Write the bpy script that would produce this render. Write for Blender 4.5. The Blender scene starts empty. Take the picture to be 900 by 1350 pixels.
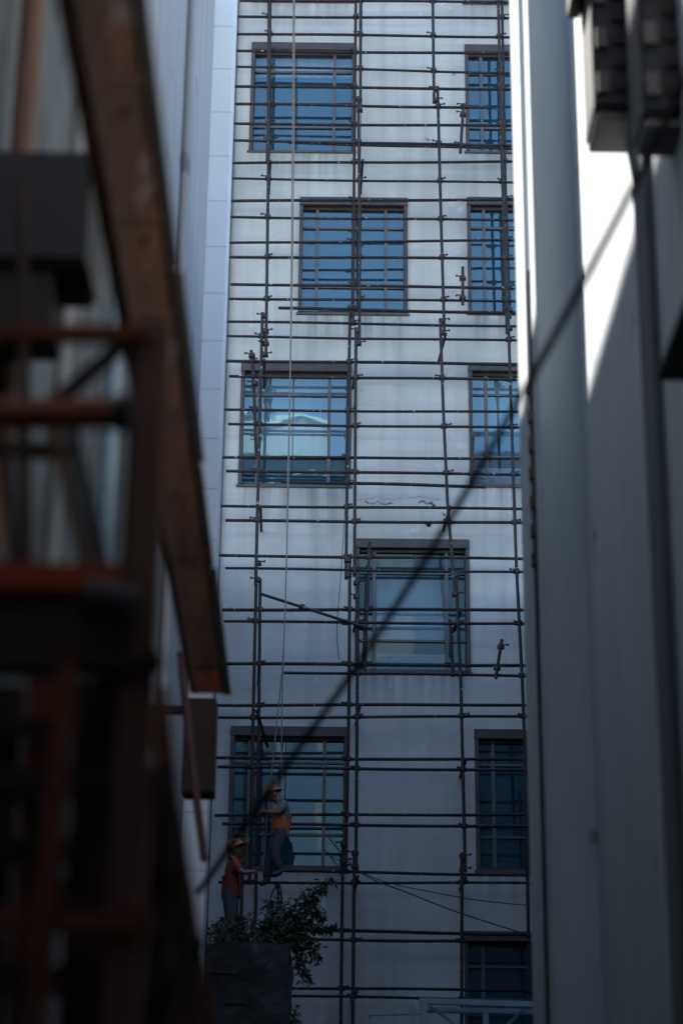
import bpy, bmesh, math, random
from mathutils import Vector, Matrix, noise
R = math.radians
rnd = random.Random(7)
sc = bpy.context.scene
COL = sc.collection

# ------------------------------------------------------------------ camera
F = 2625.0                       # focal length in photograph pixels (900 x 1350)
PITCH, ROLL = R(21.0), R(-0.62)
CAM = Vector((0, 0, 1.6))
MR = Matrix.Rotation(R(90) + PITCH, 3, 'X') @ Matrix.Rotation(-ROLL, 3, 'Z')
cam_d = bpy.data.cameras.new('camera')
cam = bpy.data.objects.new('camera', cam_d); COL.objects.link(cam)
cam.matrix_world = Matrix.Translation(CAM) @ MR.to_4x4()
cam_d.sensor_fit = 'VERTICAL'; cam_d.sensor_height = 36; cam_d.sensor_width = 24
cam_d.lens = 36 * F / 1350
cam_d.clip_start = .05; cam_d.clip_end = 2000
cam_d.dof.use_dof = True
cam_d.dof.focus_distance = 33.5
cam_d.dof.aperture_fstop = cam_d.lens / 1000 / .062
sc.camera = cam

def at(px, py, Y):
    """point of the plane y = Y seen at photograph pixel (px, py)"""
    d = MR @ Vector(((px - 450) / F, (675 - py) / F, -1))
    return CAM + d * ((Y - CAM.y) / d.y)

# ------------------------------------------------------------------ mesh helpers
class MB:
    def __init__(s): s.v = []; s.f = []
    def quad(s, a, b, c, d):
        n = len(s.v); s.v += [Vector(a), Vector(b), Vector(c), Vector(d)]; s.f.append((n, n+1, n+2, n+3)); return s
    def tri(s, a, b, c):
        n = len(s.v); s.v += [Vector(a), Vector(b), Vector(c)]; s.f.append((n, n+1, n+2)); return s
    def hexa(s, p):
        n = len(s.v); s.v += [Vector(q) for q in p]
        for f in ((0,3,2,1), (4,5,6,7), (0,1,5,4), (1,2,6,5), (2,3,7,6), (3,0,4,7)): s.f.append(tuple(n+i for i in f))
        return s
    def box(s, x0, y0, z0, x1, y1, z1):
        return s.hexa([(x0,y0,z0),(x1,y0,z0),(x1,y1,z0),(x0,y1,z0),(x0,y0,z1),(x1,y0,z1),(x1,y1,z1),(x0,y1,z1)])
    def bar(s, a, b, w, h, up=(0,0,1)):
        a, b = Vector(a), Vector(b); t = (b-a).normalized(); u = Vector(up)
        sd = t.cross(u)
        if sd.length < .01: sd = t.cross(Vector((0,1,0)))
        sd.normalize(); u = sd.cross(t).normalized()
        sd *= w/2; u = u*h/2
        return s.hexa([a-sd-u, a+sd-u, b+sd-u, b-sd-u, a-sd+u, a+sd+u, b+sd+u, b-sd+u])
    def tube(s, pts, r, seg=10, cap=True, hollow=False):
        pts = [Vector(p) for p in pts]; n0 = len(s.v); N = len(pts)
        rr = r if isinstance(r, (list, tuple)) else [r]*N
        ref = None
        for i, p in enumerate(pts):
            t = (pts[min(i+1, N-1)] - pts[max(i-1, 0)]).normalized()
            if ref is None:
                ref = t.orthogonal().normalized()
            ref = (ref - t*ref.dot(t)).normalized(); b = t.cross(ref)
            for k in range(seg):
                a = 2*math.pi*k/seg
                s.v.append(p + (ref*math.cos(a) + b*math.sin(a))*rr[i])
        for i in range(N-1):
            for k in range(seg):
                k2 = (k+1) % seg
                s.f.append((n0+i*seg+k, n0+i*seg+k2, n0+(i+1)*seg+k2, n0+(i+1)*seg+k))
        if cap:
            s.f.append(tuple(n0+k for k in reversed(range(seg))))
            s.f.append(tuple(n0+(N-1)*seg+k for k in range(seg)))
        return s
    def build(s, name, mat, parent=None, smooth=False, bevel=0, origin=None):
        me = bpy.data.meshes.new(name)
        o = bpy.data.objects.new(name, me); COL.objects.link(o)
        off = Vector((0,0,0))
        if parent is not None:
            o.parent = parent
            off = world_loc(parent)
        elif origin is not None:
            off = Vector(origin); o.location = off
        me.from_pydata([tuple(v - off) for v in s.v], [], s.f)
        me.update()
        bm = bmesh.new(); bm.from_mesh(me); bmesh.ops.recalc_face_normals(bm, faces=bm.faces)
        if bevel:
            es = [e for e in bm.edges if e.is_manifold and e.calc_face_angle(0) > .6]
            bmesh.ops.bevel(bm, geom=es, offset=bevel, segments=2, affect='EDGES', clamp_overlap=True)
        bm.to_mesh(me); bm.free()
        if smooth:
            for p in me.polygons: p.use_smooth = True
            try: me.set_sharp_from_angle(angle=R(40))
            except Exception: pass
        if mat: me.materials.append(mat)
        return o
def world_loc(o):
    l = Vector((0,0,0))
    while o is not None: l += o.location; o = o.parent
    return l
def tag(o, label=None, cat=None, group=None, kind=None):
    if label: o['label'] = label
    if cat: o['category'] = cat
    if group: o['group'] = group
    if kind: o['kind'] = kind
    return o
def thing(name, label, cat, loc, group=None):
    o = bpy.data.objects.new(name, None); COL.objects.link(o); o.location = loc
    o.empty_display_size = .2
    return tag(o, label, cat, group)

# ------------------------------------------------------------------ materials
def mat(name, base, rough=.7, metal=0.0, mottled=None, scale=1.0, stretch=(1,1,1), bump=0.0, bscale=8.0, spots=None, spot_scale=6, spot_at=.62, spec=.5):
    """base colour mottled with a second colour by noise, optional third colour in spots"""
    m = bpy.data.materials.new(name); m.use_nodes = True
    nt = m.node_tree; N = nt.nodes; L = nt.links
    p = N['Principled BSDF']; p.inputs['Roughness'].default_value = rough; p.inputs['Metallic'].default_value = metal
    p.inputs['Specular IOR Level'].default_value = spec
    tc = N.new('ShaderNodeNewGeometry'); mp = N.new('ShaderNodeMapping'); mp.inputs['Scale'].default_value = stretch
    L.new(tc.outputs['Position'], mp.inputs['Vector'])
    cur = None
    c = N.new('ShaderNodeMix'); c.data_type = 'RGBA'
    c.inputs[6].default_value = (*base, 1); c.inputs[7].default_value = (*(mottled or base), 1)
    if mottled:
        n = N.new('ShaderNodeTexNoise'); n.inputs['Scale'].default_value = scale; n.inputs['Detail'].default_value = 8; n.inputs['Roughness'].default_value = .65
        L.new(mp.outputs[0], n.inputs['Vector'])
        r = N.new('ShaderNodeMapRange'); r.inputs[1].default_value = .35; r.inputs[2].default_value = .68
        L.new(n.outputs['Fac'], r.inputs[0]); L.new(r.outputs[0], c.inputs[0])
    else: c.inputs[0].default_value = 0
    cur = c.outputs[2]
    if spots:
        n = N.new('ShaderNodeTexNoise'); n.inputs['Scale'].default_value = spot_scale; n.inputs['Detail'].default_value = 6
        L.new(tc.outputs['Position'], n.inputs['Vector'])
        r = N.new('ShaderNodeMapRange'); r.inputs[1].default_value = spot_at; r.inputs[2].default_value = spot_at+.05
        L.new(n.outputs['Fac'], r.inputs[0])
        c2 = N.new('ShaderNodeMix'); c2.data_type = 'RGBA'; c2.inputs[7].default_value = (*spots, 1)
        L.new(r.outputs[0], c2.inputs[0]); L.new(cur, c2.inputs[6]); cur = c2.outputs[2]
    L.new(cur, p.inputs['Base Color'])
    if bump:
        n = N.new('ShaderNodeTexNoise'); n.inputs['Scale'].default_value = bscale; n.inputs['Detail'].default_value = 8
        L.new(mp.outputs[0], n.inputs['Vector'])
        b = N.new('ShaderNodeBump'); b.inputs['Strength'].default_value = bump; b.inputs['Distance'].default_value = .02
        L.new(n.outputs['Fac'], b.inputs['Height']); L.new(b.outputs[0], p.inputs['Normal'])
    return m

def facade_mat():
    m = bpy.data.materials.new('painted_concrete'); m.use_nodes = True
    nt = m.node_tree; N = nt.nodes; L = nt.links; p = N['Principled BSDF']
    p.inputs['Roughness'].default_value = .85; p.inputs['Specular IOR Level'].default_value = .25
    g = N.new('ShaderNodeNewGeometry')
    def nz(scale, stretch, lo, hi, detail=8):
        mp = N.new('ShaderNodeMapping'); mp.inputs['Scale'].default_value = stretch
        L.new(g.outputs['Position'], mp.inputs['Vector'])
        n = N.new('ShaderNodeTexNoise'); n.inputs['Scale'].default_value = scale; n.inputs['Detail'].default_value = detail; n.inputs['Roughness'].default_value = .6
        L.new(mp.outputs[0], n.inputs['Vector'])
        r = N.new('ShaderNodeMapRange'); r.inputs[1].default_value = lo; r.inputs[2].default_value = hi
        L.new(n.outputs['Fac'], r.inputs[0]); return r.outputs[0]
    def mix(f, a, b, amt=1.0):
        c = N.new('ShaderNodeMix'); c.data_type = 'RGBA'
        if amt != 1:
            mm = N.new('ShaderNodeMath'); mm.operation = 'MULTIPLY'; mm.inputs[1].default_value = amt; L.new(f, mm.inputs[0]); f = mm.outputs[0]
        L.new(f, c.inputs[0])
        if isinstance(a, tuple): c.inputs[6].default_value = (*a, 1)
        else: L.new(a, c.inputs[6])
        c.inputs[7].default_value = (*b, 1); return c.outputs[2]
    col = mix(nz(.45, (1,1,1.3), .35, .7), (.59,.575,.52), (.455,.44,.40))
    col = mix(nz(1.0, (2.6,1,.13), .48, .74), col, (.27,.265,.255), .5)      # rain streaks
    col = mix(nz(1.0, (.10,1,2.4), .50, .66), col, (.37,.365,.35), .65)     # casting bands
    col = mix(nz(3.2, (1,1,1), .60, .72), col, (.62,.605,.555), .8)          # patches of newer paint
    col = mix(nz(14, (1,1,1), .68, .74), col, (.16,.155,.15), .5)         # pock marks
    L.new(col, p.inputs['Base Color'])
    n = N.new('ShaderNodeTexNoise'); n.inputs['Scale'].default_value = 5; n.inputs['Detail'].default_value = 10
    L.new(g.outputs['Position'], n.inputs['Vector'])
    b = N.new('ShaderNodeBump'); b.inputs['Strength'].default_value = .25; b.inputs['Distance'].default_value = .02
    L.new(n.outputs['Fac'], b.inputs['Height']); L.new(b.outputs[0], p.inputs['Normal'])
    return m

def glass_mat():
    m = bpy.data.materials.new('window_glass'); m.use_nodes = True
    nt = m.node_tree; N = nt.nodes; L = nt.links; N.remove(N['Principled BSDF'])
    out = N['Material Output']
    g = N.new('ShaderNodeBsdfGlossy'); g.inputs['Roughness'].default_value = .012; g.inputs['Color'].default_value = (.50,.76,.82,1)
    t = N.new('ShaderNodeBsdfTransparent'); t.inputs['Color'].default_value = (.74,.82,.85,1)
    mx = N.new('ShaderNodeMixShader'); mx.inputs[0].default_value = .23
    L.new(t.outputs[0], mx.inputs[1]); L.new(g.outputs[0], mx.inputs[2])
    df = N.new('ShaderNodeBsdfDiffuse'); df.inputs['Color'].default_value = (.055,.125,.175,1)
    m2 = N.new('ShaderNodeMixShader'); m2.inputs[0].default_value = .34
    L.new(mx.outputs[0], m2.inputs[1]); L.new(df.outputs[0], m2.inputs[2]); L.new(m2.outputs[0], out.inputs['Surface'])
    geo = N.new('ShaderNodeNewGeometry')
    n = N.new('ShaderNodeTexNoise'); n.inputs['Scale'].default_value = 1.3; n.inputs['Detail'].default_value = 2
    L.new(geo.outputs['Position'], n.inputs['Vector'])
    b = N.new('ShaderNodeBump'); b.inputs['Strength'].default_value = .06; b.inputs['Distance'].default_value = .02
    L.new(n.outputs['Fac'], b.inputs['Height']); L.new(b.outputs[0], g.inputs['Normal'])
    return m

def tile_mat():
    m = mat('white_tile', (.88,.87,.84), .35, mottled=(.83,.82,.79), scale=1.2, stretch=(1,1,1))
    nt = m.node_tree; N = nt.nodes; L = nt.links; p = N['Principled BSDF']
    src = p.inputs['Base Color'].links[0].from_socket
    g = N.new('ShaderNodeNewGeometry'); sx = N.new('ShaderNodeSeparateXYZ'); L.new(g.outputs['Position'], sx.inputs[0])
    d = N.new('ShaderNodeMath'); d.operation = 'MODULO'; d.inputs[1].default_value = .62; L.new(sx.outputs['Z'], d.inputs[0])
    l = N.new('ShaderNodeMath'); l.operation = 'LESS_THAN'; l.inputs[1].default_value = .018; L.new(d.outputs[0], l.inputs[0])
    c = N.new('ShaderNodeMix'); c.data_type = 'RGBA'; c.inputs[7].default_value = (.62,.62,.62,1)
    L.new(l.outputs[0], c.inputs[0]); L.new(src, c.inputs[6]); L.new(c.outputs[2], p.inputs['Base Color'])
    return m

M = dict(
 facade = facade_mat(), glass = glass_mat(), tile = tile_mat(),
 frame = mat('brown_frame', (.085,.062,.055), .6, mottled=(.05,.04,.038), scale=3, bump=.1),
 mullion = mat('grey_mullion', (.13,.12,.12), .5, mottled=(.09,.085,.085), scale=4),
 sill = mat('stained_sill', (.12,.10,.10), .8, mottled=(.08,.07,.065), scale=5),
 interior = mat('dark_interior', (.045,.05,.055), .9),
 blind = mat('pale_blind', (.80,.84,.86), .8, mottled=(.72,.77,.80), scale=.8),
 pipe = mat('scaffold_steel', (.022,.020,.021), .7, 0, spec=.25, mottled=(.040,.030,.027), scale=3, spots=(.40,.40,.38), spot_scale=14, spot_at=.655, bump=.15, bscale=30),
 redpipe = mat('rusted_steel', (.055,.028,.023), .75, 0, spec=.25, mottled=(.030,.021,.019), scale=4, spots=(.30,.28,.27), spot_scale=14, spot_at=.70, bump=.15, bscale=30),
 clamp = mat('coupler_steel', (.026,.024,.025), .6, .3, mottled=(.05,.036,.03), scale=8),
 rust = mat('flaking_rust', (.26,.095,.042), .85, mottled=(.085,.036,.022), scale=3.0, stretch=(1,.6,1), spots=(.34,.27,.23), spot_scale=4, spot_at=.64, bump=.5, bscale=9),
 rustframe = mat('brown_rust', (.24,.068,.034), .85, mottled=(.09,.029,.018), scale=3.0, bump=.4),
 rustdark = mat('dark_rust', (.045,.017,.011), .85, mottled=(.020,.010,.008), scale=3, bump=.4),
 wood = mat('weathered_timber', (.21,.105,.068), .8, mottled=(.10,.050,.034), scale=2, stretch=(6,6,.6), bump=.3),
 orange = mat('orange_board', (.48,.075,.015), .7, mottled=(.30,.045,.012), scale=3),
 blackbox = mat('sooty_metal', (.010,.009,.010), .7, mottled=(.016,.014,.014), scale=3, bump=.1),
 plaster = mat('left_plaster', (.40,.39,.37), .9, mottled=(.31,.305,.295), scale=1.0, stretch=(2,2.4,.14), bump=.2, spots=(.22,.22,.22), spot_scale=1.7, spot_at=.66),
 greywall = mat('blue_grey_render', (.40,.44,.46), .8, mottled=(.31,.35,.37), scale=1.1, stretch=(2,2,.3), bump=.25, spots=(.13,.14,.15), spot_scale=1.4, spot_at=.68),
 whitewall = mat('white_render', (.70,.71,.72), .8, mottled=(.60,.61,.62), scale=1.0, stretch=(2,2,.3), bump=.15),
 sheet = mat('corrugated_zinc', (.15,.18,.20), .6, .1, mottled=(.05,.05,.055), scale=2, stretch=(1,1,.4), spots=(.12,.07,.05), spot_scale=3, spot_at=.64),
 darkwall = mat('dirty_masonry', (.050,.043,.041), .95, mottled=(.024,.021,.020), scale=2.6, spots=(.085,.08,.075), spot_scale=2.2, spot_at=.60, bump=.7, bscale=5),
 darkband = mat('dark_band', (.10,.11,.12), .8, mottled=(.07,.075,.08), scale=1.2, stretch=(2,2,.3)),
 crackgrey = mat('exposed_render', (.22,.21,.20), .9, mottled=(.14,.13,.125), scale=12),
 asphalt = mat('asphalt', (.045,.045,.046), .95, mottled=(.06,.058,.056), scale=3, bump=.2),
 brick = mat('back_wall_render', (.045,.07,.10), .9, mottled=(.035,.055,.08), scale=1, bump=.2),
 bluepaint = mat('pale_blue_paint', (.36,.47,.53), .5, mottled=(.26,.34,.39), scale=3, spots=(.14,.10,.08), spot_scale=5, spot_at=.68),
 redpaint = mat('maroon_paint', (.11,.032,.032), .6, mottled=(.07,.024,.024), scale=3),
 rope = mat('hemp_rope', (.22,.175,.14), .9, mottled=(.15,.12,.095), scale=20),
 cable = mat('black_cable', (.022,.021,.024), .6),
 leaf = mat('dusty_leaf', (.040,.045,.022), .7, mottled=(.026,.032,.016), scale=3, spots=(.075,.065,.032), spot_scale=4, spot_at=.56),
 stem = mat('plant_stem', (.07,.055,.035), .8),
 skin = mat('skin', (.16,.080,.052), .55), hivis = mat('orange_vest', (.60,.13,.02), .8, mottled=(.30,.06,.015), scale=9, bump=.6, bscale=9),
 shirt = mat('grey_shirt', (.13,.13,.135), .85, mottled=(.075,.078,.082), scale=8, bump=.6, bscale=9), redshirt = mat('red_shirt', (.27,.042,.022), .85, mottled=(.13,.024,.016), scale=8, bump=.6, bscale=9),
 jeans = mat('work_trousers', (.060,.062,.070), .9, mottled=(.03,.032,.036), scale=9, bump=.7, bscale=8), boot = mat('boot', (.02,.018,.017), .6),
 helmet = mat('yellow_helmet', (.50,.14,.02), .55, mottled=(.30,.085,.015), scale=9), strip = mat('reflective_strip', (.6,.6,.6), .3), hair = mat('hair', (.012,.01,.01), .7),
)

# ------------------------------------------------------------------ ground
g = MB()
g.quad((-400,-400,0), (400,-400,0), (400,400,0), (-400,400,0))
tag(g.build('ground', M['asphalt']), kind='structure')

# ------------------------------------------------------------------ the tall concrete building at the end of the alley
D = 32.0
FX0, FX1, FH = -11.0, 12.0, 60.0
bld = thing('concrete_building', 'tall pale concrete building with staggered blue glass windows behind the pipe scaffold', 'building', (0, D, 0))
# windows from the photograph: (x0, y0, x1, y1) of each opening in photo pixels
WPX = [(330,57,468,202), (394,261,537,416), (316,479,463,643), (468,711,619,889), (302,958,458,1148)]
openings = []
for (x0,y0,x1,y1) in WPX:
    a, b = at(x0, (y0+1), D), at(x1, y1, D)
    a2, b2 = at(x1, y0+1, D), at(x0, y1, D)
    openings.append([(a.x+b2.x)/2, (b.x+a2.x)/2, (b.z+b2.z)/2, (a.z+a2.z)/2])
RPX = [(613,60,203), (616,261,416), (618,479,643), (626,962,1152), (612,1228,1420)]
for (x0,y0,y1) in RPX:
    a, b = at(x0+60, y0+1, D), at(x0+60, y1, D); xl = at(x0, (y0+y1)/2, D).x
    openings.append([xl, xl+1.86, b.z, a.z])
a = at(328, 3, D); w = openings[0]
openings.append([w[0]-.02, w[1]-.02, a.z, a.z+1.95])
zt = openings[-1][2]
openings.append([openings[5][0], openings[5][1], zt, zt+1.95])
openings.append([w[0]+.8, w[1]+.8, zt+3.0, zt+4.95])
openings.append([openings[5][0], openings[5][1], zt+3.0, zt+4.95])
for r in list(openings[5:8]) + [openings[8]]: openings.append([r[0]+3.2, r[1]+3.2, r[2], r[3]])
openings.append([-1.6, .25, 2.0, 3.9])
# front wall with openings, as a grid of panels
xs = sorted({FX0, FX1, *[o[0] for o in openings], *[o[1] for o in openings]})
zs = sorted({0.0, FH, *[o[2] for o in openings], *[o[3] for o in openings]})
wb = MB(); T = .26
def inside(x, z): return any(o[0] < x < o[1] and o[2] < z < o[3] for o in openings)
for i in range(len(xs)-1):
    for j in range(len(zs)-1):
        cx, cz = (xs[i]+xs[i+1])/2, (zs[j]+zs[j+1])/2
        if not inside(cx, cz):
            wb.quad((xs[i],D,zs[j]), (xs[i+1],D,zs[j]), (xs[i+1],D,zs[j+1]), (xs[i],D,zs[j+1]))
for o in openings:
    x0,x1,z0,z1 = o
    wb.quad((x0,D,z0),(x0,D+T,z0),(x0,D+T,z1),(x0,D,z1)); wb.quad((x1,D,z0),(x1,D,z1),(x1,D+T,z1),(x1,D+T,z0))
    wb.quad((x0,D,z0),(x1,D,z0),(x1,D+T,z0),(x0,D+T,z0)); wb.quad((x0,D,z1),(x0,D+T,z1),(x1,D+T,z1),(x1,D,z1))
wb.quad((FX0,D,0),(FX0,D,FH),(FX0,D+14,FH),(FX0,D+14,0)); wb.quad((FX1,D,0),(FX1,D+14,0),(FX1,D+14,FH),(FX1,D,FH))
wb.quad((FX0,D,FH),(FX1,D,FH),(FX1,D+14,FH),(FX0,D+14,FH)); wb.quad((FX0,D+14,0),(FX1,D+14,0),(FX1,D+14,FH),(FX0,D+14,FH))
def build_raw(mb, name, m, parent):
    """link without recomputing normals of an open sheet"""
    return mb.build(name, m, parent)
build_raw(wb, 'wall', M['facade'], bld)
def sill_stains(m, ops):
    nt = m.node_tree; N = nt.nodes; L = nt.links; p = N['Principled BSDF']
    src = p.inputs['Base Color'].links[0].from_socket
    g = N.new('ShaderNodeNewGeometry'); sx = N.new('ShaderNodeSeparateXYZ'); L.new(g.outputs['Position'], sx.inputs[0])
    def mth(op, a, b=None, c=None):
        n = N.new('ShaderNodeMath'); n.operation = op
        for i, v in enumerate((a, b, c)):
            if v is None: continue
            if isinstance(v, (int, float)): n.inputs[i].default_value = v
            else: L.new(v, n.inputs[i])
        return n.outputs[0]
    tot = None
    for (x0, x1, z0, z1) in ops:
        d = mth('SUBTRACT', z0, sx.outputs['Z'])
        fall = mth('SUBTRACT', 1.0, mth('DIVIDE', d, rnd.uniform(.7, 1.2)))
        below = mth('GREATER_THAN', d, 0.0)
        ax = mth('ABSOLUTE', mth('SUBTRACT', sx.outputs['X'], (x0+x1)/2))
        wx = N.new('ShaderNodeMapRange'); wx.inputs[1].default_value = (x1-x0)/2+.06; wx.inputs[2].default_value = (x1-x0)/2-.12
        L.new(ax, wx.inputs[0])
        f = mth('MULTIPLY', mth('MULTIPLY', mth('MAXIMUM', fall, 0.0), below), wx.outputs[0])
        tot = f if tot is None else mth('MAXIMUM', tot, f)
    mp = N.new('ShaderNodeMapping'); mp.inputs['Scale'].default_value = (7, 1, .25); L.new(g.outputs['Position'], mp.inputs['Vector'])
    n = N.new('ShaderNodeTexNoise'); n.inputs['Scale'].default_value = 1.0; n.inputs['Detail'].default_value = 6; L.new(mp.outputs[0], n.inputs['Vector'])
    r = N.new('ShaderNodeMapRange'); r.inputs[1].default_value = .38; r.inputs[2].default_value = .68; L.new(n.outputs['Fac'], r.inputs[0])
    f = mth('MULTIPLY', mth('MULTIPLY', tot, r.outputs[0]), .75)
    c = N.new('ShaderNodeMix'); c.data_type = 'RGBA'; c.inputs[7].default_value = (.20,.19,.18,1)
    L.new(f, c.inputs[0]); L.new(src, c.inputs[6]); L.new(c.outputs[2], p.inputs['Base Color'])
sill_stains(M['facade'], openings)
ib = MB(); ib.quad((FX0+.3,D+2.2,0),(FX1-.3,D+2.2,0),(FX1-.3,D+2.2,FH),(FX0+.3,D+2.2,FH))
for k in range(-6, 13):
    z = openings[0][2] - .95 - 3.03*(k-3)
    if 0 < z < FH: ib.quad((FX0+.3,D+.3,z),(FX1-.3,D+.3,z),(FX1-.3,D+2.19,z),(FX0+.3,D+2.19,z))
ib.build('interior', M['interior'], bld)
# cracks and chips in the render under the third row of windows
def crack(pts, w):
    pts = [at(x,y,D-.003) for x,y in pts]; b = MB(); out = []
    for i in range(len(pts)-1):
        for k in range(8):
            t = k/8; p = pts[i].lerp(pts[i+1], t); out.append((p + Vector((rnd.uniform(-.02,.02),0,rnd.uniform(-.03,.03))), w*rnd.uniform(.2,1.3)))
    for (p,w1),(q,w2) in zip(out, out[1:]):
        d = (q-p).normalized(); n = Vector((-d.z,0,d.x)); b.quad(p-n*w1, p+n*w1, q+n*w2, q-n*w2)
    b.build('crack', M['crackgrey'], bld)
crack([(468,660),(490,656),(520,659),(552,655),(585,661)], .0035)
crack([(482,663),(495,662),(520,664)], .014)
crack([(552,662),(568,663),(573,668)], .016)
crack([(561,690),(566,693),(567,690)], .02)
crack([(583,677),(588,680)], .012)
crack([(500,100),(505,140)], .003); crack([(560,182),(566,184)], .012); crack([(596,97),(600,99)], .01)
# faint casting joints / ledges and a downpipe along the left edge
dp = MB(); xx = at(303, 330, D).x
dp.tube([(xx-.02, D-.06, .2), (xx-.02, D-.06, FH-1)], .045, 10)
dp.build('downpipe', M['mullion'], bld, smooth=True)
pb = MB()
pb.box(FX0-.1, D-.12, FH, FX1+.1, D+.2, FH+.9)
pb.build('parapet', M['facade'], bld)

def make_window(o, blind=None, cols=(.165,.80), rows=(.255,.76)):
    x0,x1,z0,z1 = o; w = x1-x0; h = z1-z0
    f = MB(); y0, y1 = D-.035, D+.16; t = .065
    f.box(x0, y0, z0+.05, x0+t, y1, z1-.155); f.box(x1-t, y0, z0+.05, x1, y1, z1-.155)
    f.box(x0+t, D+.06, z0+.05, x1-t, y1, z0+.10); f.box(x0+t, D+.05, z1-.21, x1-t, y1, z1-.155)
    win = f.build('window', M['frame'], bld, bevel=.004)
    # outer brown border
    l = MB(); l.box(x0-.004, D-.05, z1-.155, x1+.004, D+.16, z1+.008); l.build('lintel', M['frame'], win, bevel=.006)
    s = MB(); s.box(x0-.03, D-.03, z0+.0, x1+.03, D+.16, z0+.045); s.build('sill', M['sill'], win, bevel=.006)
    m = MB()
    for c in cols: m.box(x0+w*c-.028, D+.055, z0+.10, x0+w*c+.028, D+.15, z1-.21)
    edges = [x0+t] + [x0+w*c for c in cols] + [x1-t]
    for k in range(3):
        xa, xb = edges[k] + (.028 if k else 0), edges[k+1] - (.028 if k < 2 else 0)
        for rr in rows:
            m.box(xa, D+.075, z0+h*rr-.019, xb, D+.14, z0+h*rr+.019)
    m.build('mullion', M['mullion'], win)
    for k in range(3):
        g = MB()
        xa, xb = edges[k], edges[k+1]
        tilt = rnd.uniform(-.004, .004); tz = rnd.uniform(-.004, .004)
        g.quad((xa, D+.112+tilt, z0+.07), (xb, D+.112-tilt, z0+.07), (xb, D+.112-tilt+tz, z1-.18), (xa, D+.112+tilt+tz, z1-.18))
        g.build('pane', M['glass'], win)
    if blind:
        for (fx0, fx1, fz0, fz1) in blind:
            b = MB()
            n = max(2, int((fx1-fx0)*w/.11))
            for i in range(n):
                xa = x0+w*(fx0+(fx1-fx0)*i/n); xb = x0+w*(fx0+(fx1-fx0)*(i+1)/n)
                ya = D+.26 + (.02 if i % 2 else 0); yb = D+.26 + (0 if i % 2 else .02)
                b.quad((xa,ya,z0+h*fz0),(xb,yb,z0+h*fz0),(xb,yb,z0+h*fz1),(xa,ya,z0+h*fz1))
            b.build('blind', M['blind'], win)
    return win
blinds = {0: [(.0,1,.76,.95)], 2: [(.03,.97,.27,.97)], 3: [(.19,.80,.27,.74), (.19,.80,.10,.18)], 7: [(.0,1,.45,.97),(0,1,.05,.2)]}
for i, o in enumerate(openings):
    make_window(o, blinds.get(i))

# ------------------------------------------------------------------ scaffolding on the facade
YO, YI = D-1.05, D-.42
RAILS = [ # (xl, yl, xr, yr, plane)
 (316,1,680,3,0),(309,22,680,24,1),(312,45,680,49,0),(308,67,680,71,1),(312,88,680,97,0),(306,114,680,118,1),(310,137,645,142,0),(307,163,680,166,1),
 (308,185,680,193,0),(381,188,676,197,1),(304,215,680,212,1),(301,235,680,241,0),(302,265,680,262,1),(302,286,681,291,0),(302,320,680,316,1),(302,339,681,341,0),(304,375,682,380,1),
 (302,394,682,397,0),(367,406,682,413,1),(298,424,662,430,1),(298,443,682,449,0),(296,476,684,481,1),(302,496,684,501,0),(295,540,684,543,1),(301,559,684,564,0),
 (293,603,684,604,1),(298,621,684,626,0),(370,635,640,642,1),(287,667,686,671,1),(297,686,686,689,0),(284,732,688,737,1),(297,749,688,754,0),(293,804,690,804,1),
 (295,819,690,822,0),(290,875,692,877,1),(374,887,692,891,0),(282,930,694,929,1),(287,946,694,944,0),(284,999,696,1001,1),(287,1011,696,1015,0),(283,1075,698,1073,1),
 (293,1086,698,1089,0),(374,1148,700,1154,1),(288,1163,700,1164,0),(380,1226,700,1232,1),(388,1238,700,1241,0),(382,1303,700,1306,1),(384,1313,700,1318,0),
 (300,-20,680,-18,1),(300,-41,680,-39,0),(380,1372,700,1375,1),(380,1385,700,1388,0)]
scf = thing('scaffolding', 'dark steel pipe scaffold of long horizontal rails and poles in front of the concrete facade', 'scaffolding', (0, D-.8, 0))
def wobble(a, b, n, amp):
    pts = []
    s1, s2 = rnd.uniform(0,6), rnd.uniform(0,6)
    for i in range(n+1):
        t = i/n; e = math.sin(math.pi*t)
        pts.append(a.lerp(b, t) + Vector((0, amp*.6*math.sin(3.1*t+s2)*e, amp*math.sin(5*t+s1)*e)))
    return pts
rail_geo = []
for (xl,yl,xr,yr,pl) in RAILS:
    Y = YO if pl == 0 else YI
    a, b = at(xl,yl,Y), at(xr,yr,Y)
    k = (3.55 - a.x)/(b.x - a.x) if xr > 650 else 1
    b = a.lerp(b, k)
    b.z = a.z + (b.z-a.z)*(.9 if k > 1 else 1)
    pts = wobble(a, b, 14, .012)
    rail_geo.append((pts, pl))
    MB().tube(pts, (.030 if pl else .0275)*rnd.uniform(.80,.98), 10).build('ledger', M['pipe'], scf, smooth=True)
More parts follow.
